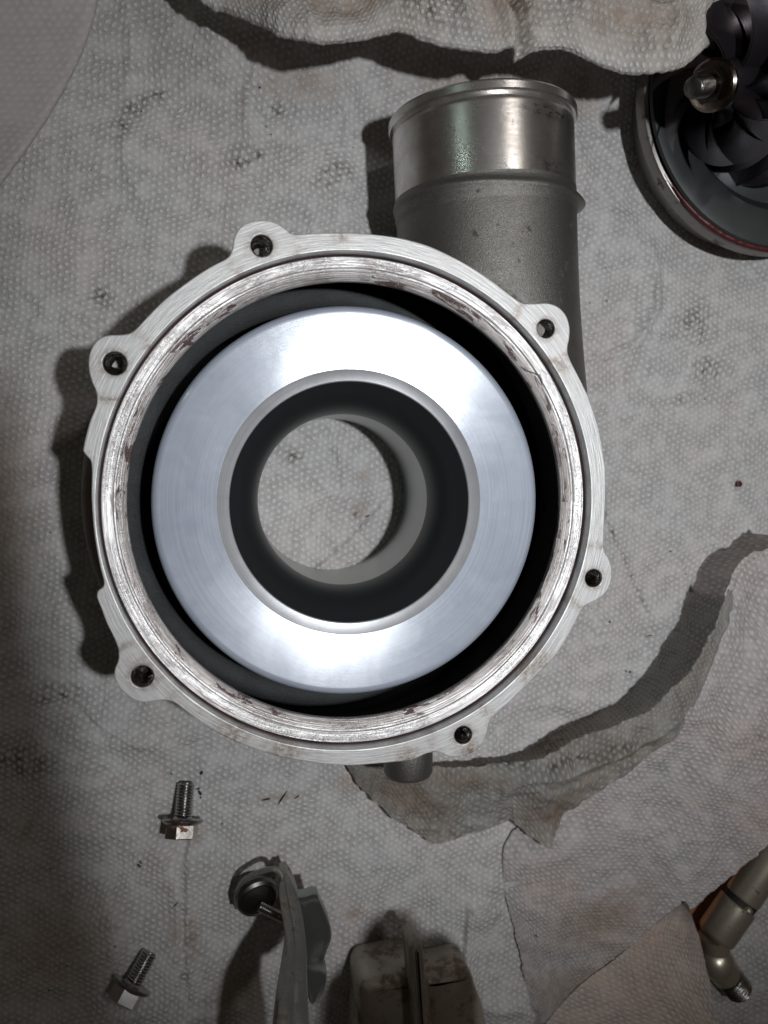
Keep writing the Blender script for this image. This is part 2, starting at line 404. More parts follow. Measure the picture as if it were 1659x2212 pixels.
# value noise for the folds
_rng = np.random.RandomState(3); _G = _rng.rand(256, 256)
def vnoise(x, y):
    xi, yi = np.floor(x).astype(int), np.floor(y).astype(int); fx, fy = x - xi, y - yi
    fx = fx * fx * fx * (fx * (fx * 6 - 15) + 10); fy = fy * fy * fy * (fy * (fy * 6 - 15) + 10)
    g = lambda a, b: _G[a % 256, b % 256]
    return (g(xi, yi) * (1 - fx) + g(xi + 1, yi) * fx) * (1 - fy) + (g(xi, yi + 1) * (1 - fx) + g(xi + 1, yi + 1) * fx) * fy - .5
def fbm(x, y, o=4):
    s = 0
    for k in range(o): s = s + vnoise(x * 2 ** k + 17 * k, y * 2 ** k + 31 * k) / 2 ** k
    return s
def ridged(x, y, o=3):
    s = 0
    for k in range(o): s = s + (.5 - np.abs(vnoise(x * 2 ** k + 11 * k, y * 2 ** k + 5 * k)) * 2) / 2 ** k
    return s
def pl_dist(X, Y, pl):
    """signed distance (positive left of the line) and parameter along the polyline"""
    best = np.full(X.shape, 1e9); sg = np.zeros(X.shape); par = np.zeros(X.shape); L = 0.0
    tot = sum(np.hypot(*(np.array(b) - np.array(a))) for a, b in zip(pl[:-1], pl[1:]))
    for a, b in zip(pl[:-1], pl[1:]):
        a, b = np.array(a[:2]), np.array(b[:2]); d = b - a; l = np.hypot(*d)
        t = np.clip(((X - a[0]) * d[0] + (Y - a[1]) * d[1]) / l ** 2, 0, 1)
        D = np.hypot(X - a[0] - t * d[0], Y - a[1] - t * d[1]); s_ = np.sign(d[0] * (Y - a[1]) - d[1] * (X - a[0]))
        w_ = D < best; best = np.where(w_, D, best); sg = np.where(w_, s_, sg); par = np.where(w_, (L + t * l) / tot, par); L += l
    return best * sg, par

# ================================================================== the setting
FLOOR = -85.0
me = mesh('bench_top', [(-420, -520, FLOOR - 12), (520, -520, FLOOR - 12), (520, 420, FLOOR - 12), (-420, 420, FLOOR - 12)], [(0, 1, 2, 3)], uv=[(0, 0), (9, 0), (9, 9), (0, 9)])
link('bench_top', me, M['bench'], kind='structure')

def px(pts, z=FLOOR): return [tuple(at(x, y, z)[:2]) for x, y in pts]
def blob(X, Y, x, y, rx, ry=None, ang=0.0, z=FLOOR):
    """soft patch centred on the pixel (x, y), half-sizes in pixels"""
    c_ = at(x, y, z); ry = ry or rx; k = 1 / 4.6
    dx, dy = X - c_[0], Y - c_[1]; ca, sa = math.cos(ang), math.sin(ang)
    u = (dx * ca + dy * sa) / (rx * k); v_ = (-dx * sa + dy * ca) / (ry * k)
    return np.clip(1.25 - np.sqrt(u * u + v_ * v_), 0, 1)
def streak(X, Y, pts, wd, z=FLOOR):
    d, _ = pl_dist(X, Y, px(pts, z)); return np.clip(1.3 - np.abs(d) / wd, 0, 1)
def step(d, wd): 
    t = np.clip(d / wd * .5 + .5, 0, 1); return t * t * (3 - 2 * t)

# ---- main towel under everything (one sheet, folds modelled)
xs = np.arange(-210, 262, 1.0); ys = np.arange(-330, 262, 1.0)
X, Y = np.meshgrid(xs, ys, indexing='ij')
Z = FLOOR + 1.9 * fbm(X / 60, Y / 60, 3) + .5 * ridged(X / 26 + 4, Y / 26, 2)
wx, wy = X + 14 * fbm(X / 50 + 3, Y / 50, 2), Y + 14 * fbm(X / 50, Y / 50 + 8, 2)
wr = np.clip(.5 - np.abs(vnoise(wx / 46, wy / 46)) * 3.2, 0, .5) * 2; wr2 = np.clip(.5 - np.abs(vnoise(wx / 24 + 40, wy / 31 + 3)) * 3, 0, .5) * 2
Z += (3.8 * wr ** 1.6 + 1.3 * wr2 ** 1.5) * np.clip(.35 + 1.6 * vnoise(X / 80 + 2, Y / 80 + 9), .1, 1)
rr = np.hypot(X, Y)
Z = np.where(rr < 60, FLOOR - .6 + (Z - FLOOR) * np.clip((rr - 20) / 60, .15, 1), Z)
Z -= .5
def crease(pts, h, wd, fall, sign=1):
    """a fold: sharp step on one side of the line, fading on the other, tapering to both ends"""
    global Z
    d, t = pl_dist(X, Y, px(pts)); d = d * sign
    prof = np.where(d > 0, np.exp(-d / fall), np.clip(1 + d / wd, 0, 1)); Z += h * prof * np.clip(np.sin(t * PI) * 2.2, 0, 1)
crease([(420, 1690), (405, 1850), (400, 1960), (404, 2070), (415, 2180)], 2.2, .9, 14, 1)
crease([(660, 1245), (740, 1180), (790, 1130), (850, 1060)], 2.4, .6, 16, -1)
crease([(700, 900), (735, 1000), (745, 1110)], .9, .8, 10, 1)
crease([(160, 1500), (230, 1580), (330, 1620)], 1.6, 1.5, 16, 1)
crease([(1016, 1930), (1003, 2060), (985, 2220)], 4.5, 2.0, 16, 1)
crease([(1010, 1960), (1045, 1945), (1085, 1965)], 3.0, 1.0, 12, -1)
crease([(60, 730), (130, 640), (210, 600)], 1.2, 4, 22, 1)
crease([(980, 500), (1300, 1100), (1330, 1560)], .9, 6, 28, 1)
crease([(1060, 1560), (1080, 1620), (1105, 1650)], 2.6, .8, 16, -1)
crease([(770, 870), (760, 1000), (742, 1060)], .6, .8, 12, 1)
# towel swells up towards the heap at the top
top = np.clip((Y - 185) / 60, 0, 1); Z += 16 * top ** 1.5
lump = blob(X, Y, 560, 110, 330, 120, -.15); Z += 9 * lump ** 1.5
# right end dips under the other sheets
rd, _ = pl_dist(X, Y, px([(1640, 740), (1600, 960), (1520, 1260), (1400, 1600), (1180, 1800), (1160, 2260)]))
dirt = np.zeros_like(X)
for a in ((290, 235, 45, 22, .9), (262, 270, 32, 22, 1.1), (335, 208, 40, 14, .2), (520, 350, 40, 30, .5), (700, 385, 65, 22, .2), (735, 370, 25, 25), (600, 240, 45, 18),
          (25, 1640, 62, 45), (70, 1655, 60, 30), (1215, 860, 30, 40), (1500, 700, 55, 60, .5), (1470, 860, 30, 18), (1360, 1460, 14), (770, 1110, 10, 14),
          (640, 985, 30, 22), (1530, 800, 40, 40), (120, 1500, 60, 25), (215, 640, 30), (395, 2110, 12), (560, 340, 14)):
    dirt = np.maximum(dirt, blob(X, Y, *a[:5]))
dirt = np.maximum(dirt, .95 * streak(X, Y, [(1305, 1110), (1330, 1180), (1350, 1225), (1375, 1275), (1395, 1320)], 1.3))
dirt = np.maximum(dirt, .5 * streak(X, Y, [(405, 1960), (410, 2060)], 2.5))
oil = np.zeros_like(X)  # brown oil marks, plus brown shade painted along left, top and bottom edges
for a in ((380, 2010, 22, 30, -.5), (418, 2020, 15, 55), (762, 1975, 26, 18), (882, 1972, 18, 16), (60, 1790, 14, 50, -.5), (600, 1722, 70, 9, .1), (640, 2000, 26, 50), (520, 2150, 60, 60),
          (790, 1030, 20, 20), (780, 1100, 24, 20, .8), (1010, 170, 160, 50), (650, 190, 90, 40), (1250, 200, 60, 60), (120, 2050, 150, 120), (20, 1100, 50, 300), (760, 1690, 50, 30), (420, 1800, 25, 30)):
    oil = np.maximum(oil, .8 * blob(X, Y, *a[:5]))
P = np.stack([X, Y, Z], -1)
cutd, _ = pl_dist(X, Y, px([(1900, 1560), (1500, 1720), (1300, 1900), (1190, 2400)]))
link('paper_towel', gridmesh('paper_towel', P, np.stack([X, Y], -1), sharp=0, attrs=dict(dirt=dirt, oil=oil), keep=cutd < 0), M['towel'],
     label='large white embossed paper towel spread flat under the aluminium housing and bolts', cat='paper towel', group='sheets of paper towel')

# ---- generic loose sheet between two edges with a rolled fold along edge A
def sheet(name, A, B, mat, label, drop=False, tear=.35, bulge=6, crump=3, cs=30, nu=220, nv=120, fold=3.0, seed=0, dirts=(), oils=(), zref=-40, under=14, back=True, flat_edges=0.0, prof=None):
    A = resample(smooth_open(np.array([at(*p) for p in A]), 10), nu); B = resample(np.array([at(*p) for p in B]), nu)
    if tear:
        for E_, sd in ((A, 1), (B, 7)):
            k_ = np.arange(nu); E_[:, 0] += tear * 2 * (vnoise(k_ / 3.1 + sd, k_ * 0 + seed) + .6 * vnoise(k_ / 1.3, k_ * 0 + sd)); E_[:, 1] += tear * 2 * (vnoise(k_ / 2.7 + 50, k_ * 0 + sd) + .6 * vnoise(k_ / 1.1 + 9, k_ * 0 + sd))
    v = np.linspace(0, 1, nv); v = v ** 1.3
    Pm = A[:, None] * (1 - v)[None, :, None] + B[:, None] * v[None, :, None]
    X_, Y_ = Pm[..., 0], Pm[..., 1]
    n_ = ridged(X_ / cs + seed, Y_ / cs + seed * 2, 3) + .6 * fbm(X_ / cs * 1.7 + 9, Y_ / cs * 1.7 + seed, 2)
    Pm[..., 2] += crump * n_ * np.clip(v * 6, .25, 1)[None] + bulge * (np.sin(np.clip(v * 3, 0, 1) * PI / 2))[None]
    if prof is not None: Pm[..., 2] += prof(X_, Y_)
    rows = Pm
    if fold > 0:
        dirn = Pm[:, 12] - Pm[:, 0]; dirn[:, 2] = 0; dirn /= np.linalg.norm(dirn, axis=1)[:, None]
        offs = ((Pm - Pm[:, :1]) * dirn[:, None]).sum(-1).min(0); k0 = int(np.argmax(offs > fold * 1.1)); k0 = max(k0, 2)
        ph = np.linspace(-PI * .5, PI * .42, 9); arc = []; ztop = Pm[:, k0, 2]
        arc.append(Pm[:, 0] + dirn * (under + fold) + np.array([0, 0, -1.6 * fold]))
        for a in ph:
            q3 = Pm[:, 0] + dirn * (fold * (1 - math.cos(a))); q3[:, 2] = ztop + fold * (math.sin(a) - 1); arc.append(q3)
        if drop: arc.insert(0, np.concatenate([(Pm[:, 0] + dirn * (under + fold + 2))[:, :2], np.full((nu, 1), FLOOR - 1.0)], 1))
        rows = np.concatenate([np.stack(arc, 1), Pm[:, k0:]], 1)
    d_ = np.zeros(rows.shape[:2]); o_ = np.zeros(rows.shape[:2])
    for a in dirts: d_ = np.maximum(d_, blob(rows[..., 0], rows[..., 1], *a[:5], z=zref))
    for a in oils: o_ = np.maximum(o_, blob(rows[..., 0], rows[..., 1], *a[:5], z=zref))  # brown patches on the sheet
    ua = np.cumsum(np.r_[0, np.linalg.norm(np.diff(A, axis=0), axis=1)]); seg = np.linalg.norm(np.diff(rows, axis=1), axis=2).mean(0); va = np.r_[0, np.cumsum(seg)]
    UVs = np.stack([np.broadcast_to(ua[:, None], rows.shape[:2]), np.broadcast_to(va[None], rows.shape[:2])], -1) + seed * 13
    me_ = gridmesh(name, rows, UVs, sharp=0, attrs=dict(dirt=d_, oil=o_))
    return link(name, me_, mat, label=label, cat='paper towel', group='sheets of paper towel')

# crumpled towel heaped along the top
sheet('paper_towel', [(380, -40, -48), (430, 0, -44), (500, 25, -38), (560, 50, -32), (600, 75, -26), (650, 87, -22), (700, 92, -20), (765, 81, -22), (861, 75, -28), (933, 99, -28), (1023, 120, -26), (1101, 117, -26), (1203, 111, -26), (1293, 141, -24), (1413, 162, -20), (1467, 150, -18), (1533, 96, -16), (1587, 48, -14), (1596, 0, -14), (1590, -60, -14)],
      [(330, -260, -60), (1640, -260, -40)], M['towel_top'],
      'crumpled white paper towel heaped along the top behind the outlet pipe', bulge=9, crump=13, cs=38, seed=5, nu=360, fold=2.5, under=6,
      dirts=((1085, 30, 45, 70, .2), (905, 60, 80, 40), (1180, 60, 30, 30), (1560, 20, 20, 40)), oils=((760, 50, 120, 38, .35), (690, 60, 60, 40), (1300, 100, 130, 55), (1500, 100, 50, 50), (1050, 60, 80, 60), (560, 0, 60, 40)),
      prof=lambda x, y: -9 * np.exp(-((pl_dist(x, y, [tuple(at(1050, -60, -30)[:2]), tuple(at(1095, 40, -30)[:2]), tuple(at(1120, 100, -30)[:2])])[0]) / 3.2) ** 2)
                       + 5 * np.exp(-((pl_dist(x, y, [tuple(at(1020, -60, -30)[:2]), tuple(at(1060, 40, -30)[:2]), tuple(at(1095, 105, -30)[:2])])[0]) / 3.5) ** 2))
# flap at the top left, nearest to the lens
sheet('paper_towel', [(-60, 500, 22), (0, 408, 24), (60, 325, 26), (110, 250, 28), (160, 160, 30), (190, 90, 32), (212, 10, 34), (225, -80, 36)],
      [(-330, 480, 40), (-260, -140, 50)], M['towel_flap'], 'blurred grey towel flap raised at the upper left corner', tear=0, bulge=5, crump=2.2, cs=70, seed=9, zref=30,
      fold=1.0)
# right-hand towel
sheet('paper_towel', [(1700, 1150, -46), (1659, 1182, -47), (1606, 1210, -48), (1580, 1259, -49), (1561, 1314, -50), (1540, 1380, -51), (1512, 1462, -52), (1480, 1530, -57), (1400, 1590, -66), (1300, 1650, -75), (1200, 1720, -81), (1110, 1790, -83.4), (1085, 1850, -83.6), (1095, 1950, -83.6), (1120, 2050, -83.6), (1165, 2280, -83.6)],
      [(1950, 1500, -50), (1900, 1640, -56), (1659, 1822, -64), (1560, 1905, -69), (1480, 1965, -74), (1400, 2035, -77), (1310, 2120, -80), (1190, 2290, -82)], M['towel_r'],
      'pinkish white towel sheet overlapping from the right, below its torn edge', prof=lambda x, y: -4.0 * np.exp(-(pl_dist(x, y, [tuple(at(*p)[:2]) for p in ((1640, 1270, -55), (1570, 1480, -58), (1480, 1640, -66), (1400, 1760, -72))])[0] / 9.0) ** 2) + 2.5 * np.exp(-(pl_dist(x, y, [tuple(at(*p)[:2]) for p in ((1640, 1480, -55), (1560, 1700, -62), (1420, 1900, -74), (1280, 2080, -80))])[0] / 12.0) ** 2), drop=True, tear=.5, bulge=.6, crump=3.2, cs=40, seed=2, fold=.35, under=3, nu=300, nv=200, zref=-78,
      dirts=((1570, 1560, 30, 12), (1430, 1500, 20), (1500, 1940, 15)), oils=((1300, 1980, 150, 60, .5), (1250, 2150, 90, 60)))
# brown corner and grey sheet below it
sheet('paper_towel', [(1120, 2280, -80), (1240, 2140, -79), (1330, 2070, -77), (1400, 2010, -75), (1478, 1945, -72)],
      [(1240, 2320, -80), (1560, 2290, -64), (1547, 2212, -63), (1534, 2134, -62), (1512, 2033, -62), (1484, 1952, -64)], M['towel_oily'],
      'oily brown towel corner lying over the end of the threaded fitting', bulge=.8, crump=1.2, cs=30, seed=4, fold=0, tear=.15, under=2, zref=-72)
sheet('paper_towel', [(1420, 2330, -92), (1500, 2120, -92), (1560, 2010, -92), (1610, 1930, -91), (1800, 1700, -90)],
      [(1500, 2500, -91), (2000, 2350, -90), (2000, 1700, -90)], M['towel'],
      'grey towel sheet under the threaded fitting in the lower right corner', bulge=.8, crump=1.2, cs=30, seed=6, fold=.3, under=2, zref=-91)
# thin torn ply folded up beside the housing
sheet('torn_towel_ply', [(735, 1620, -80), (765, 1640, -79), (830, 1648, -76), (930, 1655, -71), (1060, 1650, -66), (1150, 1640, -62), (1240, 1600, -56), (1330, 1565, -50), (1420, 1520, -47), (1480, 1450, -48), (1530, 1360, -48), (1565, 1270, -47)],
      [(742, 1640, -83), (772, 1692, -83), (850, 1760, -81), (930, 1815, -79), (1020, 1790, -77), (1100, 1765, -76), (1140, 1800, -75), (1178, 1822, -74), (1215, 1745, -70), (1330, 1672, -64), (1440, 1592, -57), (1500, 1500, -50), (1545, 1390, -49), (1572, 1290, -47.5)], M['towel_ply'],
      'thin torn towel ply folded up below the lower right lobe of the housing', prof=lambda x, y: 4.5 * np.exp(-(pl_dist(x, y, [tuple(at(*p)[:2]) for p in ((1080, 1690, -70), (1240, 1650, -62), (1340, 1610, -56), (1440, 1560, -52), (1500, 1450, -50), (1545, 1340, -50))])[0] / 3.0) ** 2) - 2.0 * np.exp(-(pl_dist(x, y, [tuple(at(*p)[:2]) for p in ((1100, 1720, -72), (1290, 1660, -62), (1400, 1610, -55))])[0] / 2.2) ** 2), drop=True, tear=.4, bulge=3.0, crump=4.2, cs=22, seed=12, fold=.6, under=6, nu=300, nv=60, zref=-70,
      dirts=((1200, 1622, 120, 14, .25), (1285, 1590, 70, 16, .4), (1100, 1640, 60, 10)), oils=((880, 1720, 130, 50, -.4), (1180, 1750, 90, 55), (1000, 1680, 120, 30), (1330, 1600, 90, 14, .4)))

# ================================================================== compressor housing
H = thing('compressor_housing', 'large aluminium turbo compressor housing lying face up with its outlet pipe at the top', 'turbo housing', (0, 0, 0))
def crop(a, ox, oy, k): return [(ox + k * x, oy + k * y) for x, y in a]
OUT = []
OUT += crop([(190, 1180), (186, 1120), (165, 1070), (147, 1000), (150, 920), (185, 850), (240, 817), (320, 812), (370, 803), (410, 773), (470, 708), (560, 620), (690, 520), (800, 448), (893, 398), (922, 350), (932, 290), (962, 235), (1015, 203), (1080, 193), (1150, 203), (1210, 238), (1248, 266), (1350, 265), (1450, 260), (1550, 260)], 132.7, 398.1, .4)
OUT += crop([(120, 928), (230, 937), (350, 956), (480, 992), (600, 1045), (720, 1110), (840, 1190), (950, 1275), (1000, 1303), (1060, 1307), (1130, 1305), (1190, 1325), (1235, 1375), (1253, 1440), (1250, 1500), (1241, 1555), (1255, 1610), (1290, 1680), (1330, 1760), (1359, 1825)], 729.9, 132.7, .4)
OUT += [(1295, 930)]
OUT += crop([(1440, 0), (1447, 60), (1447, 180), (1442, 300), (1437, 430), (1442, 490), (1465, 530), (1481, 590), (1475, 660), (1445, 715), (1395, 755), (1340, 782), (1310, 820), (1280, 880), (1230, 970), (1170, 1060), (1100, 1135), (1000, 1232), (920, 1310), (855, 1368), (818, 1420), (803, 1480), (775, 1540), (720, 1580), (650, 1600), (600, 1598), (565, 1583), (530, 1574), (480, 1582), (440, 1600), (400, 1618), (340, 1625), (230, 1635), (100, 1645)], 729.9, 995.3, .4)
OUT += crop([(1500, 1645), (1350, 1630), (1200, 1605), (1050, 1560), (900, 1500), (780, 1430), (680, 1360), (610, 1308), (560, 1295), (500, 1300), (430, 1305), (370, 1280), (315, 1228), (286, 1170), (290, 1120), (308, 1070), (303, 1010), (280, 950), (245, 880), (215, 800), (192, 740), (197, 703), (223, 682), (228, 650), (210, 580), (190, 480), (172, 350), (162, 200)], 132.7, 995.3, .4)
OUT += crop([(163, 1600), (163, 1530), (155, 1490), (122, 1450), (118, 1420), (150, 1290), (178, 1220)], 132.7, 398.1, .4)
outl = np.array([at(x, y, 0)[:2] for x, y in OUT])
outl = smooth_closed(outl, 4)
HOLES = [(565, 530, 3.8), (250, 786, 4.0), (1181, 708, 3.5), (1282, 1249, 3.5), (1000, 1587, 3.5), (308, 1461, 3.9)]
holes = []
for x, y, r in HOLES:
    p = at(x, y, 0)[:2]; p = p / np.hypot(*p) * 97.5; holes.append((p, r))
cu = bpy.data.curves.new('flange_curve', 'CURVE'); cu.dimensions = '2D'; cu.fill_mode = 'BOTH'
TH = 9.0; cu.extrude = (TH / 2 - .45) * S; cu.bevel_depth = .45 * S; cu.bevel_resolution = 2; cu.offset = -.45 * S
def addspline(pts):
    s_ = cu.splines.new('POLY'); s_.points.add(len(pts) - 1)
    for i, p in enumerate(pts): s_.points[i].co = (p[0] * S, p[1] * S, 0, 1)
    s_.use_cyclic_u = True
addspline(outl)
tt = np.linspace(0, 2 * PI, 241)[:-1]; addspline(np.stack([91.3 * np.cos(tt), 91.3 * np.sin(tt)], 1))
for p, r in holes:
    t2 = np.linspace(0, 2 * PI, 37)[:-1]; addspline(np.stack([p[0] + r * np.cos(t2), p[1] + r * np.sin(t2)], 1))
co = bpy.data.objects.new('flange_curve', cu); C.objects.link(co)
dg = bpy.context.evaluated_depsgraph_get(); dg.update()
fm = bpy.data.meshes.new_from_object(co.evaluated_get(dg)); bpy.data.objects.remove(co)
fm.name = 'flange'; fm.transform(Matrix.Translation((0, 0, -TH / 2 * S)))
# subdivide long triangles a little so that stains can follow the lobes
bm = bmesh.new(); bm.from_mesh(fm)
for _ in range(4):
    es = [e for e in bm.edges if e.calc_length() > 3.0 * S and all(v.co.z > -.5 * S for v in e.verts)]
    if not es: break
    bmesh.ops.subdivide_edges(bm, edges=es, cuts=1, use_grid_fill=False)
bmesh.ops.triangulate(bm, faces=[f for f in bm.faces if len(f.verts) > 4])
bm.to_mesh(fm); bm.free()
co_ = np.zeros(len(fm.vertices) * 3, np.float32); fm.vertices.foreach_get('co', co_); co_ = co_.reshape(-1, 3) / S
while fm.uv_layers: fm.uv_layers.remove(fm.uv_layers[0])
ul = fm.uv_layers.new(name='UVMap'); li = np.zeros(len(fm.loops), np.int32); fm.loops.foreach_get('vertex_index', li)
ls = np.zeros(len(fm.polygons), np.int32); lt = ls.copy(); fm.polygons.foreach_get('loop_start', ls); fm.polygons.foreach_get('loop_total', lt)
th_ = np.arctan2(co_[:, 1], co_[:, 0])[li]
for a, n_ in zip(ls, lt):                       # no seam across a face
    s_ = th_[a:a + n_]
    if s_.max() - s_.min() > PI: s_[s_ < 0] += 2 * PI
ul.data.foreach_set('uv', np.stack([th_ * 95, np.hypot(co_[:, 0], co_[:, 1])[li]], 1).astype(np.float32).ravel())
stain = np.zeros(len(co_))
for (p, r) in holes:
    d = np.hypot(co_[:, 0] - p[0], co_[:, 1] - p[1]); rad_ = np.hypot(co_[:, 0], co_[:, 1])
    stain = np.maximum(stain, np.exp(-((d - 12.8) / 1.3) ** 2) * .75 * (.6 + .8 * (vnoise(co_[:, 0] / 5, co_[:, 1] / 5) + .3)))
    stain = np.maximum(stain, np.exp(-((d - r - .6) / .9) ** 2) * .55)
pb = holes[4][0]; stain = np.maximum(stain, np.exp(-(np.hypot(co_[:, 0] - pb[0] - 3, co_[:, 1] - pb[1] + 6) / 4.5) ** 2))
for x, y, s_ in ((734, 512, 3), (1140, 1450, 5), (1170, 1430, 5), (1213, 790, 3), (880, 1640, 5), (330, 1310, 3), (610, 1630, 9), (500, 1590, 8)):
    b_ = at(x, y, 0); stain = np.maximum(stain, .8 * np.exp(-(np.hypot(co_[:, 0] - b_[0], co_[:, 1] - b_[1]) / s_) ** 2))
sa = fm.attributes.new('stain', 'FLOAT', 'POINT'); sa.data.foreach_set('value', stain.astype(np.float32))
fm.polygons.foreach_set('use_smooth', [True] * len(fm.polygons)); fm.set_sharp_from_angle(angle=math.radians(25))
link('flange', fm, M['flange'], H)
# threaded holes
for p, r in holes:
    n_ = 30; t2 = np.linspace(0, 2 * PI, n_ + 1); z_ = np.linspace(-.5, -17, 70); T_, Z_ = np.meshgrid(t2, z_, indexing='ij')
    ph = (Z_ / 1.25 + T_ / (2 * PI)) % 1; R_ = r - .12 - .55 * np.abs(2 * ph - 1) * np.clip((-Z_ - .5) / 1.2, 0, 1)
    Pp = np.stack([R_ * np.cos(T_), R_ * np.sin(T_), Z_], -1)
    Pp = np.concatenate([Pp, np.stack([t2 * 0 + .01, t2 * 0, t2 * 0 - 18.5], -1)[:, None]], 1)
    link('threaded_hole', gridmesh('threaded_hole', Pp, Pp[..., :2].copy(), flip=True, sharp=60), M['dark_steel'], H, origin=(p[0], p[1], 0))
# lobes go on below the flange as bosses
for p, r in holes:
    link('lobe_boss', lathe('lobe_boss', [(8.6, -8.6), (8.4, -16), (7.4, -22), (4, -24), (.01, -24)], 40), M['cast'], H, origin=(p[0] * .985, p[1] * .985, 0))
# stepped seat with O-ring groove
seat = [(92.4, -7.2), (91.0, -7.2), (90.7, -7.0), (90.5, -5.5), (90.2, -5.25), (86.9, -5.1), (86.5, -5.3), (86.2, -6.0), (85.7, -6.15), (85.3, -5.8), (84.9, -6.0), (82.5, -7.5), (82.1, -7.9), (82.0, -8.6), (82.2, -10.5), (83.5, -12.2)]
link('sealing_seat', lathe('sealing_seat', seat, 360, 85), M['seat'], H)
gm = lathe('sealing_ring', [(91.28, -7.0), (91.25, -5.6), (91.1, -5.3), (90.85, -5.5), (90.8, -7.0)], 300, 90)
link('sealing_ring', gm, metal('dark_red_sealant', (.09, .04, .04), .45, met=0, dirt=.5, dirtcol=(.02, .02, .02)), H)
# scroll channel inside
n_ = 256; t_ = np.linspace(0, 2 * PI, n_ + 1)
prof = np.array([(83.5, -12.2), (88, -14), (93, -20), (96, -29), (96.5, -40), (93, -52), (86, -58), (78, -59), (71, -54), (67, -44), (66, -30), (68, -20), (71.5, -17.4), (73.0, -16.6)])
Pc = np.zeros((n_ + 1, len(prof), 3))
for i, a in enumerate(t_):
    k_ = .74 - .22 * math.cos(a - math.radians(165))           # depth of the scroll varies round the ring
    zz = -12.2 + (prof[:, 1] + 12.2) * k_
    Pc[i, :, 0] = prof[:, 0] * math.cos(a); Pc[i, :, 1] = prof[:, 0] * math.sin(a); Pc[i, :, 2] = np.where(prof[:, 1] > -16.5, prof[:, 1], np.minimum(zz, -16.6))
Uc = np.stack([np.broadcast_to((t_ * 80)[:, None], Pc.shape[:2]), np.broadcast_to(np.arange(len(prof)) * 7., Pc.shape[:2])], -1)
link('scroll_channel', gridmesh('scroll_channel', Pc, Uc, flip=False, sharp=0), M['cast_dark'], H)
link('diffuser_face', lathe('diffuser_face', [(73.2, -16.8), (74.3, -16.2), (74.4, -15.2), (74.2, -14.3), (73.7, -13.6), (73.0, -13.2), (72.0, -13.03), (71.4, -13.0), (62, -13.0), (51.0, -13.0), (50.75, -13.02)], 360, 62, sharp=0), M['turned'], H)
link('inlet_chamfer', lathe('inlet_chamfer', [(50.75, -13.02), (50.6, -13.06), (50.4, -13.25), (46.6, -13.75), (46.3, -13.9), (46.15, -14.3)], 360, 48, sharp=0), M['chamfer'], H)
bz = [((1 - t) ** 3 * 46.15 + 3 * (1 - t) ** 2 * t * 42.5 + 3 * (1 - t) * t * t * 35.3 + t ** 3 * 35.0, (1 - t) ** 3 * -14.3 + 3 * (1 - t) ** 2 * t * -18.5 + 3 * (1 - t) * t * t * -24 + t ** 3 * -37) for t in np.linspace(0, 1, 22)]
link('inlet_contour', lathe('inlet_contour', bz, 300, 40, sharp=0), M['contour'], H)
link('inlet_bore', lathe('inlet_bore', [(35.02, -36.6), (35.0, -45), (35.0, -60), (35.2, -75), (35.3, -84.4), (36.0, -85), (40.5, -85), (41, -84), (41, -66), (48, -62)], 300, 40, sharp=50), M['bore'], H)
# scroll body outside
n1, n2 = 150, 48
rows = []
for i in range(n1):
    g_ = i / (n1 - 1); a = math.radians(22 + 338 * g_); am = 15 + 23 * g_; out_ = 98.5 + 5.0 * math.sin(math.pi * min(1, max(0, (g_ - .1) / .62))) ** .8 + (7.5 if g_ > .9 else 0) * (g_ - .9) * 10
    Rc = out_ - am; ph = np.linspace(0, 2 * PI, n2 + 1)
    r_ = np.maximum(Rc + am * np.cos(ph), 92.6); z_ = np.minimum(-44 + am * np.sin(ph), -8.8)
    rows.append(np.stack([r_ * math.cos(a), r_ * math.sin(a), z_], 1))
link('scroll_body', gridmesh('scroll_body', np.array(rows), np.zeros((n1, n2 + 1, 2)), flip=True, sharp=0), M['cast'], H)
link('scroll_underside', lathe('scroll_underside', [(92.7, -7.5), (92.7, -40), (90, -62), (80, -70), (60, -68), (41.2, -64)], 128), M['cast'], H)
# outlet pipe: axis leans a little to the left going away
YAW = math.radians(-3.0)
def pipe_rows(ys_, rs_, z0=-44.0, x0=68.0, nn=120, bump_=None):
    ph = np.linspace(0, 2 * PI, nn + 1); out = []
    for y, r in zip(ys_, rs_):
        r_ = r + (bump_(y, ph) if bump_ else 0)
        cx = x0 + math.tan(YAW) * y
        out.append(np.stack([cx + r_ * np.cos(ph), y - r_ * np.cos(ph) * math.tan(YAW), z0 + r_ * np.sin(ph)], 1))
    return np.array(out)
def pipe_mesh(name, ys_, rs_, flip=False, sharp=35, **k):
    P_ = pipe_rows(ys_, rs_, **k); nn = P_.shape[1]; U = np.zeros(P_.shape[:2] + (2,))
    U[..., 0] = np.linspace(0, 2 * PI * 38, nn)[None]; L = np.r_[0, np.cumsum(np.hypot(np.diff(ys_), np.diff(rs_)))]; U[..., 1] = L[:, None]
    return P_, U
yy = np.linspace(0, 119.2, 60)
P_, U = pipe_mesh('', yy, 37.6 + 0 * yy)
P_[..., 0] += (3.2 * np.clip((90 - P_[..., 1]) / 60, 0, 1) ** 1.5) * np.clip((P_[..., 0] - 60) / 30, 0, 1)
rr_ = np.hypot(P_[..., 0], P_[..., 1]); low = rr_ < 93
P_[..., 2] = np.where((rr_ < 99) & (P_[..., 2] > -9.3), -9.3, P_[..., 2])
sc_ = np.where(low, 93 / np.maximum(rr_, 1), 1); P_[..., 0] *= sc_; P_[..., 1] *= sc_
link('outlet_pipe', gridmesh('outlet_pipe', P_, U, sharp=0, flip=True), M['cast'], H)
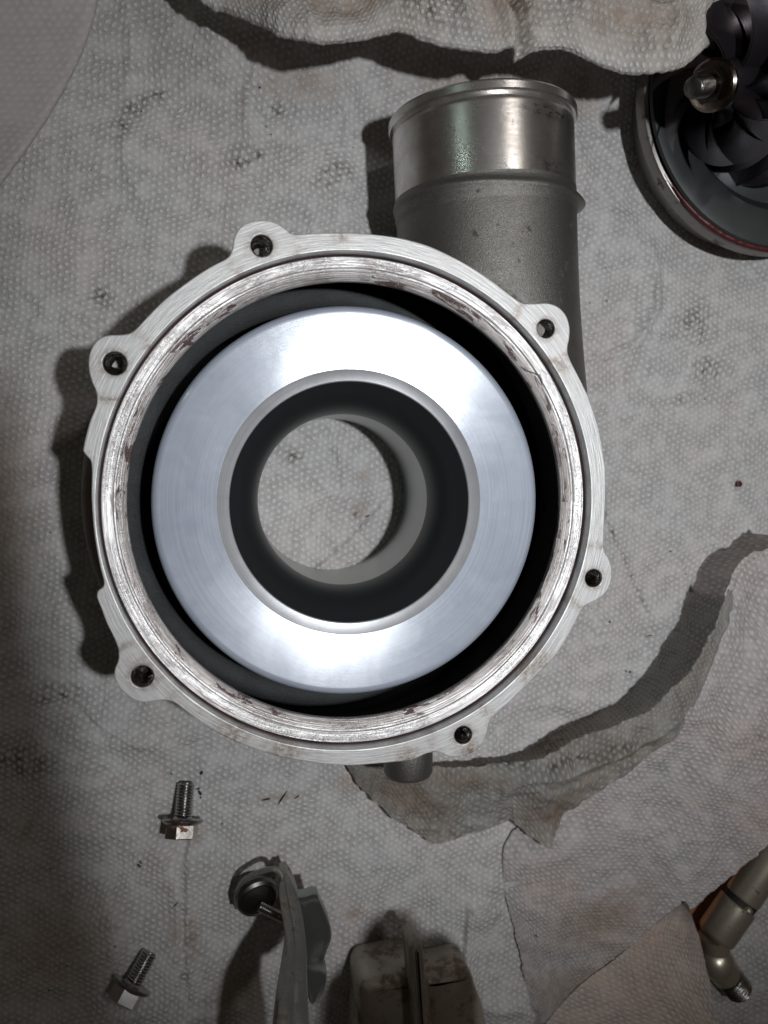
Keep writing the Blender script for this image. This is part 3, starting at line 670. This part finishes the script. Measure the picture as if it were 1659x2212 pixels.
# cast shoulder with its raised bead, biggest at the right
def bb(y, ph):
    side = np.clip(np.cos(ph - .1), 0, 1) ** 12 * 3.2 + .9
    return side * np.exp(-((y - 121.0 - 2.6 * np.clip(-np.cos(ph), 0, 1)) / 1.7) ** 2)
ysb = np.linspace(116, 126, 26)
P_, U = pipe_mesh('', ysb, 38.15 - .35 * np.clip((ysb - 122) / 3, 0, 1) - .5 * np.clip((118.5 - ysb) / 2, 0, 1), bump_=bb)
link('pipe_bead', gridmesh('pipe_bead', P_, U, sharp=0, flip=True), M['cast'], H)
ysg = np.r_[123.0, np.linspace(124, 152.6, 22), 153.2, 153.6, 154.6]
rsg = np.r_[37.7, np.full(22, 37.7), 37.4, 36.9, 36.8]
P_, U = pipe_mesh('', ysg, rsg, )
ph_ = np.linspace(0, 2 * PI, P_.shape[1])[None] * np.ones((P_.shape[0], 1)); yb = ysg[:, None] * np.ones_like(ph_)
stn = np.exp(-((yb - 148.6) / 1.8) ** 2) * np.exp(-((ph_ - 1.12) / .34) ** 2)
stn = np.maximum(stn, .5 * np.exp(-((yb - 128) / 3) ** 2) * np.exp(-((ph_ - 1.15) / .25) ** 2))
link('machined_spigot', gridmesh('machined_spigot', P_, U, sharp=30, flip=True, attrs=dict(stain=stn)), M['spigot'], H)
yr = [154.2, 154.4, 155.0, 157.6, 158.4, 158.6, 158.6, 150, 120]; rr2 = [36.8, 38.6, 39.1, 39.1, 38.6, 37.9, 35.0, 34.6, 34.0]
P_, U = pipe_mesh('', np.array(yr), np.array(rr2))
link('pipe_lip', gridmesh('pipe_lip', P_, U, sharp=30, flip=True, attrs=dict(stain=np.zeros(P_.shape[:2]))), M['spigot'], H)
# boss at the bottom
a_ = at(884, 1640, -38); b_ = at(886, 1697, -30)
b0 = np.array([a_[0], a_[1] + 14, -42.0]); Lb = b0[1] - b_[1] + .5
bm_ = lathe('port_boss', [(10.8, -4), (10.8, Lb * .5), (10.6, Lb - 2.2), (9.9, Lb - .7), (8.6, Lb), (.01, Lb)], 48)
link('port_boss', xform(bm_, frame_to(b0, (0.02, -1, 0))), M['cast'], H)
# recessed pad on the left side
# ================================================================== flange bolts
def norm_(v): return v / np.linalg.norm(v)
def make_bolt(label, head, tip, rust=None, roll=.12):
    hp = np.array(head); d = np.array(tip) - hp; L = np.linalg.norm(d); d /= L
    t = thing('flange_bolt', label, 'bolt', hp, group='flange bolts lying on the towel')
    hv = norm_(CAMPOS - hp) + norm_(np.array([98, 16, 570.]) - hp); M0 = frame_to((0, 0, 0), d)
    lo = np.array(M0.inverted().to_3x3() @ Vector(hv)); Mt = frame_to((0, 0, 0), d, math.atan2(lo[1], lo[0]) - PI / 6 + roll)
    hexp = [(7.35 * math.cos(a), 7.35 * math.sin(a)) for a in np.radians(np.arange(0, 360, 60))]
    hh = 6.4
    hm = prism('head', hexp, 0, hh, bev=.5, sharp=20)
    link('head', xform(hm, Mt), rust or M['steel'], t)
    fl = lathe('washer_flange', [(.01, hh - .8), (6.0, hh - .8), (8.2, hh + .1), (9.1, hh + .9), (9.25, hh + 1.4), (9.0, hh + 1.9), (4.6, hh + 2.15), (4.1, hh + 2.6), (3.9, hh + 3.2)], 48)
    link('washer_flange', xform(fl, Mt), M['dark_steel'], t)
    s0 = hh + 1.8
    tm = thread_mesh('threaded_shank', 4.05, L - s0, 1.3, .62, per=8); tm.transform(Matrix.Translation((0, 0, s0 * S)))
    link('threaded_shank', xform(tm, Mt), M['dark_steel'], t)
    return t
q = NT('rust_edged_nickel'); o = q.obj(); n = q.noise(o, 190, 4, .6, .4)
f_ = q.ramp(n, .57, .62)
q.set(color=q.mix(f_, (.62, .58, .54), (.20, .085, .045)), metal=q.math('SUBTRACT', 1, f_), rough=q.math('ADD', .22, q.math('MULTIPLY', f_, .4)), normal=q.bump(n, .0003, .3)); M['rusthead'] = q.m
make_bolt('flange bolt with a rust edged hex head below the housing, thread pointing up', at(391, 1812, -74), at(402, 1690, -82.5), M['rusthead'])
make_bolt('flange bolt with a bright hex head in the lower left, thread tilted right', at(264, 2168, -73.5), at(324, 2056, -82.5), M['bright'])

# ================================================================== band clamp at the bottom
K = thing('band_clamp', 'steel band clamp standing on edge with its round headed bolt, at the bottom', 'clamp', at(640, 2100, FLOOR))
kb = np.array(at(640, 2100, FLOOR))
def loc(p): return np.asarray(p) - kb
def zf(y): return -60 + 62 * np.clip((y - 1890) / 322, 0, 1.05)          # the hoop climbs towards the lower edge
def tilted(name, pts, dz, th, bev, mat, par):
    p3 = np.array([at(x, y, zf(y) + dz) for x, y in pts]) - kb
    o3 = smooth_closed(p3, 5); n_ = len(o3)
    me_ = prism(name, o3[:, :2], -th, 0, bev=bev, sharp=50)
    for k_, v_ in enumerate(me_.vertices): v_.co.z += o3[k_ % n_, 2] * S
    link(name, me_, mat, par); return o3
Lf = smooth_open(np.array([at(x, y, zf(y)) - kb for x, y in [(606, 1893), (603, 1925), (606, 1960), (613, 2000), (619, 2050), (612, 2110), (601, 2180), (592, 2260), (576, 2400), (560, 2720)]]), 10)
Rt = smooth_open(np.array([at(x, y, zf(y)) - kb for x, y in [(620, 1887), (638, 1920), (650, 1960), (657, 2000), (663, 2060), (664, 2120), (668, 2190), (674, 2260), (690, 2400), (700, 2720)]]), 10)
cs_ = [(0, -12), (0, -.9), (.02, -.2), (.07, .25), (.13, 0), (.16, -1.1), (.30, -1.6), (.40, -1.3), (.44, -.2), (.47, .3), (.52, .2), (.55, -.8), (.70, -1.0), (.88, -.6), (.92, 0), (.97, .2), (1, -.4), (1.0, -12)]
Pb = np.array([[l_ * (1 - v) + r_ * v + np.array([0, 0, h_]) for v, h_ in cs_] for l_, r_ in zip(Lf, Rt)])
Pb = np.concatenate([Pb[:1] * [1, 1, 1] - [0, 0, 12], Pb]); Pb[0, :, 2] = Pb[1, 0, 2]
link('band', gridmesh('band', Pb, Pb[..., :2].copy(), sharp=45), M['band'], K)
z3 = zf(2400)
link('band_leg', prism('band_leg', smooth_closed([loc((*at(x, y, z3)[:2], 0))[:2] for x, y in [(565, 2730), (695, 2730), (695, 2900), (565, 2900)]], 4), 1, z3 + 85, bev=2, sharp=50), M['band'], K)
def zt_(y): return zf(y) + .6 - 3.0 * np.exp(-((y - 2076) / 16) ** 2)
Lt = smooth_open(np.array([at(x, y, zf(y) - 1) - kb for x, y in [(638, 1950), (642, 1992), (648, 2040), (650, 2072), (654, 2096), (660, 2130), (668, 2165)]]), 8)
Rr = smooth_open(np.array([at(x, y, zt_(y)) - kb for x, y in [(689, 1940), (709, 1985), (716, 2022), (700, 2072), (706, 2100), (703, 2130), (684, 2165)]]), 8)
ct = [(0, -1), (.12, .2), (.3, 1.0), (.5, .9), (.72, .1), (.84, .2), (.92, 1.1), (.97, 1.0), (1, .2), (1.0, -1), (1.0, -7)]
Pt = np.array([[l_ * (1 - v) + r_ * v + np.array([0, 0, h_]) for v, h_ in ct] for l_, r_ in zip(Lt, Rr)])
up_ = Pt[0] + np.array([-.3, 1.1, -.5]); up2 = Pt[0] + np.array([-.4, 1.5, -2.2]); up3 = up2 - [0, 0, 6]
Pt[0, :, 2] += .5; Pt = np.concatenate([up3[None], up2[None], up_[None], Pt])
link('trunnion_plate', gridmesh('trunnion_plate', Pt, Pt[..., :2].copy(), sharp=0), M['tab'], K)
# round bolt head and its thread
hd = at(556, 1938, -72)
hm = lathe('bolt_head', [(.01, 3.2), (4, 3.0), (7.4, 1.9), (8.4, 2.3), (9.6, 1.2), (10.2, -.8), (9.5, -2.6), (.01, -4)], 56)
link('bolt_head', xform(hm, frame_to(loc(hd), (.25, -.25, 1))), M['black_steel'], K)
t0 = loc(at(561, 1958, -64)); t1 = loc(at(602, 1978, -62))
dd = np.array(t1) - np.array(t0); tm = thread_mesh('bolt_thread', 2.4, np.linalg.norm(dd) + 3, .95, .45, per=7)
link('bolt_thread', xform(tm, frame_to(t0, dd)), M['dark_steel'], K)
arch = smooth_open(np.array([loc(at(*p)) for p in [(512, 1960, -76), (514, 1925, -74), (530, 1900, -70), (560, 1884, -66), (590, 1877, -62), (606, 1888, -61), (612, 1920, -60)]]), 8)
link('band_end_loop', tube('band_end_loop', arch, 1.3, 12), M['band'], K)

# ================================================================== cast lug at the bottom
kb2 = np.array(at(930, 2160, FLOOR))
G = thing('cast_iron_bracket', 'dirty cast iron bracket with an upright rib at the bottom edge', 'bracket', kb2)
def l2(x, y, z): return tuple(np.array(at(x, y, z))[:2] - kb2[:2])
def gp(pts, z): return smooth_closed([l2(x, y, z) for x, y in pts], 6)
body = gp([(777, 2200), (777, 2150), (790, 2128), (824, 2118), (870, 2108), (910, 2110), (930, 2150), (940, 2400), (780, 2400)], -52)
link('body', prism('body', body, 1, 33, bev=4.0, sharp=60), M['iron'], G)
link('side_block', prism('side_block', gp([(915, 2122), (950, 2112), (1000, 2100), (1020, 2108), (1034, 2150), (1050, 2200), (1075, 2400), (930, 2400), (918, 2200)], -58), 1, 27, bev=4.0, sharp=60), M['iron'], G)
link('upright_rib', prism('upright_rib', gp([(884, 2058), (887, 2044), (898, 2036), (911, 2042), (917, 2075), (920, 2120), (924, 2180), (930, 2400), (905, 2400), (894, 2200), (889, 2120)], -42), 26, 43, bev=1.6, sharp=60), M['iron'], G)
link('rib_seam', prism('rib_seam', gp([(900, 2060), (904, 2058), (912, 2120), (918, 2250), (912, 2250), (905, 2120)], -41), 40, 45, bev=.6, sharp=60), M['iron'], G)
for x_, y_, r_ in ((842, 2042, 12.0), (930, 2080, 11.0), (765, 2160, 13)):          # unseen arms added below the frame to cast lobed shadows
    p0 = np.array(at(x_, y_, FLOOR)); p1 = p0 + (np.array([98, 16, 570.]) - p0) * .265
    arm = np.array([p1, p1 + [0, -25, -3], p1 + [2, -80, -20], [p1[0] + 4, p1[1] - 130, -70], [p1[0] + 4, p1[1] - 140, -84]]) - kb2
    ar = smooth_open(arm, 8); th2 = np.linspace(.05, PI / 2, 7)[:-1]
    ar = np.concatenate([ar[0] + np.array([0, r_, 0]) * np.cos(th2)[:, None], ar]); ra = np.r_[r_ * np.sin(th2), np.full(len(ar) - 6, r_)]
    link('arm', tube('arm', ar, ra, 24), M['iron'], G)

# ================================================================== wheel on its backplate, top right
bc = np.array(at(1699, 214, -52))
W = thing('turbo_backplate', 'grey round backplate with a red sealant bead on its rim, at the upper right edge', 'backplate', (bc[0], bc[1], FLOOR))
R0 = np.hypot(*(at(1452, 372, -52)[:2] - bc[:2]))
link('plate_face', lathe('plate_face', [(.01, 30), (22, 30), (26, 27), (R0 * .66, 24.5), (R0 * .70, 26.6), (R0 * .74, 30.4), (R0 * .93, 32.2), (R0 * .985, 31.5), (R0 * .995, 30.0)], 200), M['plate'], W)
aa = np.radians(np.linspace(212, 330, 160)); wob = 1 + .25 * vnoise(aa * 30, aa * 0) + .2 * vnoise(aa * 90, aa * 0 + 5)
link('sealant_bead', tube('sealant_bead', np.stack([R0 * 1.0 * np.cos(aa), R0 * 1.0 * np.sin(aa), 28.6 + .2 * wob], 1), 1.25 * wob * np.clip(np.minimum(np.arange(160), 159 - np.arange(160)) / 25, .15, 1), 10), M['red'], W)
link('plate_rim', lathe('plate_rim', [(R0 * .98, 27.2), (R0 * 1.006, 26.6), (R0 * 1.014, 25.4), (R0 * 1.014, 20), (R0 * 1.0, 18.6), (R0 * .95, 18.0), (R0 * .90, 2.0), (.01, 2.0)], 200), M['pale'], W)
# compressor wheel lying on it
hubp = np.array(at(1600, 178, -24)); axd = np.array(at(1440, 195, 10)) - hubp; axd /= np.linalg.norm(axd)
V_ = thing('impeller', 'dark bladed compressor wheel lying on the grey backplate, its nut towards the pipe', 'impeller', hubp)
Mh = frame_to((0, 0, 0), axd, .3)
hubprof = [(.01, 21), (6.5, 21), (8.5, 18), (10, 10), (13, 0), (19, -12), (30, -22), (43, -27), (44, -29), (43.5, -31), (.01, -31)]
link('hub', xform(lathe('hub', hubprof, 96), Mh), M['wheel'], V_)
hz = np.array([h[1] for h in hubprof[1:9]]); hr = np.array([h[0] for h in hubprof[1:9]])
def blade_mesh(phi, full=True):
    nu_, nv_ = 26, 9; z0_ = 17 if full else 6
    P1 = np.zeros((nu_, nv_, 3)); P2 = P1.copy()
    for i in range(nu_):
        s_ = i / (nu_ - 1); z = z0_ - (z0_ + 26) * s_
        rh = np.interp(-z, -hz, hr); rt = 31 + 13 * s_ ** 2.4
        for j in range(nv_):
            k_ = j / (nv_ - 1); r = rh - .6 + (rt - rh + .6) * k_
            zz = z + (1 - s_) * 2.0 * k_; a = phi + 1.15 * (1 - s_) ** 1.5 * (.55 + .6 * k_) - .45 * s_ ** 2
            for PP, o_ in ((P1, .38), (P2, -.38)):
                aa = a + o_ / max(r, 5); PP[i, j] = (r * math.cos(aa), r * math.sin(aa), zz + o_ * .8)
    ring = np.concatenate([P1, P2[:, ::-1]], 1)
    return gridmesh('blade', ring, ring[..., :2].copy(), closed_v=True, sharp=60)
bm0 = xform(blade_mesh(0, True), Matrix.Identity(4)); bm1 = blade_mesh(0, False)
for k in range(7):
    for me_, off in ((bm0, 0.0), (bm1, PI / 7)):
        o_ = link('blade', me_.copy() if False else me_, None, V_)
        o_.matrix_local = Mh @ Matrix.Rotation(k * 2 * PI / 7 + off, 4, 'Z')
for b in (bm0, bm1): b.materials.append(M['wheel'])
# nut and shaft end
sh = thread_mesh('shaft_thread', 4.2, 15, 1.1, .5, per=7); sh.transform(Matrix.Translation((0, 0, 30 * S)))
link('shaft_thread', xform(sh, Mh), M['black_steel'], V_)
link('nut_flange', xform(lathe('nut_flange', [(.01, 25), (8.8, 25), (9.8, 26), (9.8, 28), (8.8, 28.8), (.01, 29)], 48), Mh), M['nut'], V_)
hx = [(6.9 * math.cos(a), 6.9 * math.sin(a)) for a in np.radians(np.arange(0, 360, 60))]
link('nut', xform(prism('nut', hx, 28.5, 33, bev=.6, sharp=20), Mh), M['nut'], V_)
link('collar', xform(lathe('collar', [(.01, 20), (6.6, 20.4), (7.4, 21.2), (7.4, 24.6), (6.8, 25.4)], 48), Mh), M['bright'], V_)

# ================================================================== threaded fitting, lower right
def c7(x, y): return (1393.5 + .2199 * x, 1725.3 + .2199 * y)
fb = np.array(at(*c7(780, 1350), -92))
Fo = thing('threaded_fitting', 'tarnished steel rod fitting with a ball end and threaded stub in the lower right', 'fitting', fb)
def fp(x, y, z): return np.array(at(*c7(x, y), z)) - fb
pA = fp(690, 1350, -81); pB = fp(1330, 440, -78); ax_ = (pB - pA) / np.linalg.norm(pB - pA)
Ls = np.linalg.norm(fp(925, 1030, -81) - pA)
link('sleeve', xform(lathe('sleeve', [(.01, -1), (8.2, -1), (9.6, .4), (10.0, 1.5), (10.0, Ls - .6), (9.6, Ls), (6, Ls + .2)], 64), frame_to(pA, ax_)), M['tarnish'], Fo)
link('rod', xform(lathe('rod', [(7.4, Ls - 2), (7.4, Ls + 3.2), (9.0, Ls + 3.6), (9.3, Ls + 4.6), (9.3, Ls + 75), (.01, Ls + 75)], 64), frame_to(pA, ax_)), M['tarnish'], Fo)
link('dark_slot', xform(lathe('dark_slot', [(7.6, Ls - .2), (8.6, Ls + .1), (8.7, Ls + 1.6), (8.9, Ls + 3.4), (7.4, Ls + 3.5)], 48), frame_to(pA, ax_)), M['crumb'], Fo)  # black ring put in for the shade between sleeve and rod
pin = fp(1015, 1105, -71)
link('locking_pin', xform(lathe('locking_pin', [(.01, 2), (1.4, 1.7), (2.1, .6), (2.2, -4)], 20), frame_to(pin, (0.2, -.2, 1))), M['tarnish'], Fo)
bc_ = fp(690, 1590, -81)
bp = [(9.6 * math.cos(a), 9.6 * math.sin(a)) for a in np.linspace(PI / 2, -PI / 2, 24)]
link('ball_end', xform(lathe('ball_end', [(abs(r_) + .01, z_) for r_, z_ in bp], 56), Matrix.Translation(Vector(bc_) * S)), M['tarnish'], Fo)
link('neck', tube('neck', np.array([bc_, bc_ * .5 + pA * .5, pA]), [8.0, 7.4, 8.6], 32), M['tarnish'], Fo)
te = fp(935, 1895, -82); tdir = te - bc_
td = tdir / np.linalg.norm(tdir); lp = np.linalg.norm(tdir)
tm = thread_mesh('threaded_stub', 7.6, 12.0, 1.9, 1.2, per=9, endch=1.4); tm.transform(Matrix.Translation((0, 0, (lp - 12.0) * S)))
link('threaded_stub', xform(tm, frame_to(bc_, td)), M['dark_steel'], Fo)
link('stub_collar', xform(lathe('stub_collar', [(8.4, 3), (8.2, lp - 14.5), (7.0, lp - 13.0), (6.0, lp - 12.0)], 48), frame_to(bc_, td)), M['tarnish'], Fo)

# ================================================================== flakes and crumbs
def flake(name, x, y, z, w_, h_, mat, label, cat, ang=0, th=.8, n=7, group=None):
    p = at(x, y, z); pts = []
    rs = np.random.RandomState(int(x))
    for a in np.linspace(0, 2 * PI, n + 1)[:-1]:
        u, v = math.cos(a) * w_ * rs.uniform(.7, 1.15), math.sin(a) * h_ * rs.uniform(.7, 1.15)
        pts.append((u * math.cos(ang) - v * math.sin(ang), u * math.sin(ang) + v * math.cos(ang)))
    return link(name, prism(name, pts, 0, th, bev=.2), mat, label=label, cat=cat, group=group, origin=p)
flake('gasket_scrap', 1596, 1046, -82.0, 1.6, 2.0, M['red'], 'small red scrap of gasket on the towel at the right', 'scrap', n=5)
flake('resin_flake', 1378, 1656, -80.5, 2.5, 1.7, M['brown'], 'brown flake below the torn ply, the right one of two', 'flake', .3, group='brown flakes below the torn ply')
flake('resin_flake', 1322, 1698, -81.2, 2.4, 1.5, M['brown'], 'brown flake below the torn ply, the left one of two', 'flake', .2, group='brown flakes below the torn ply')
bm = bmesh.new(); rs = np.random.RandomState(11)
cr = [(435, 1670, 1.2, .8), (370, 1672, .5, .4), (432, 1713, .8, 1.6), (428, 1704, 1.2, .4), (433, 1722, .5, .5), (300, 1872, .6, 1.4), (303, 1865, .4, 1.0), (1398, 1372, 2.4, .35), (1445, 1190, .5, .5), (1480, 1240, .5, .4), (1406, 1556, 1.5, .3), (1350, 1446, .9, .6),
      (575, 1727, 2.6, .5), (610, 1723, 4.5, .5), (640, 1722, 2, .4), (380, 1952, 1.8, .3), (795, 1115, 1.6, .45), (1310, 650, .5, .5), (560, 200, .5, .5), (480, 1780, .5, .4), (980, 1812, .5, .5), (1130, 1900, .9, .4), (1150, 2010, .6, .4), (575, 275, .4, .4), (1310, 1340, .6, .5)]
for i in range(60): cr.append((rs.uniform(20, 1600), rs.uniform(200, 2180), rs.uniform(.2, .45), rs.uniform(.2, .4)))
for x, y, a, b in cr:
    p = at(x, y, FLOOR); z = Z[int(np.clip(round(p[0] + 210), 0, len(xs) - 1)), int(np.clip(round(p[1] + 330), 0, len(ys) - 1))]
    if math.hypot(p[0], p[1]) < 100 and math.hypot(p[0], p[1]) > 30: continue
    if p[0] > 100 and p[1] < -90: z += 4
    an = rs.uniform(-.6, 1.0)
    r_ = bmesh.ops.create_icosphere(bm, subdivisions=1, radius=1, matrix=Matrix.Translation(Vector((p[0], p[1], z + .25)) * S) @ Matrix.Rotation(an, 4, 'Z') @ Matrix.Diagonal((a * S, b * S, .35 * S, 1)))
    for v in r_['verts']: v.co += Vector((rs.uniform(-.1, .1), rs.uniform(-.1, .1), 0)) * S
me = bpy.data.meshes.new('dirt_crumbs'); bm.to_mesh(me); bm.free()
link('dirt_crumbs', me, M['crumb'], label='dark crumbs and fibres of grime scattered over the towels', cat='crumbs', kind='stuff')

# ================================================================== the phone that takes the picture: its shadow lies along the left edge
PH = thing('phone', 'black phone held flat above the bench beside the lamp, outside the frame', 'phone', (-29, -44, 293))
def rrect(w_, h_, r_, n=8):
    out = []
    for cx, cy, a0 in ((w_ / 2 - r_, h_ / 2 - r_, 0), (-w_ / 2 + r_, h_ / 2 - r_, 90), (-w_ / 2 + r_, -h_ / 2 + r_, 180), (w_ / 2 - r_, -h_ / 2 + r_, 270)):
        for a in np.radians(np.linspace(a0, a0 + 90, n)): out.append((cx + r_ * math.cos(a), cy + r_ * math.sin(a)))
    return out
rot_ = Matrix.Rotation(math.radians(9), 4, 'Z')
link('body', xform(prism('body', rrect(72, 150, 9), 0, 8, bev=1.2, sharp=30), rot_), M['black_steel'], PH)
link('screen', xform(prism('screen', rrect(68, 144, 7), 8.05, 8.6, bev=.2, sharp=30), rot_), M['black_steel'], PH)

sw = smooth_open(np.array([at(*p) for p in [(1126, 792, -6.5), (1138, 800, -5.4), (1155, 806, -5.2), (1166, 812, -4.6), (1172, 826, -5.0), (1171, 832, -5.2)]]), 8); o0 = sw[0].copy()
link('metal_swarf', tube('metal_swarf', sw - o0, .22, 8), M['bright'], label='thin bright curl of metal swarf lying on the scratched sealing seat', cat='metal shaving', origin=o0)
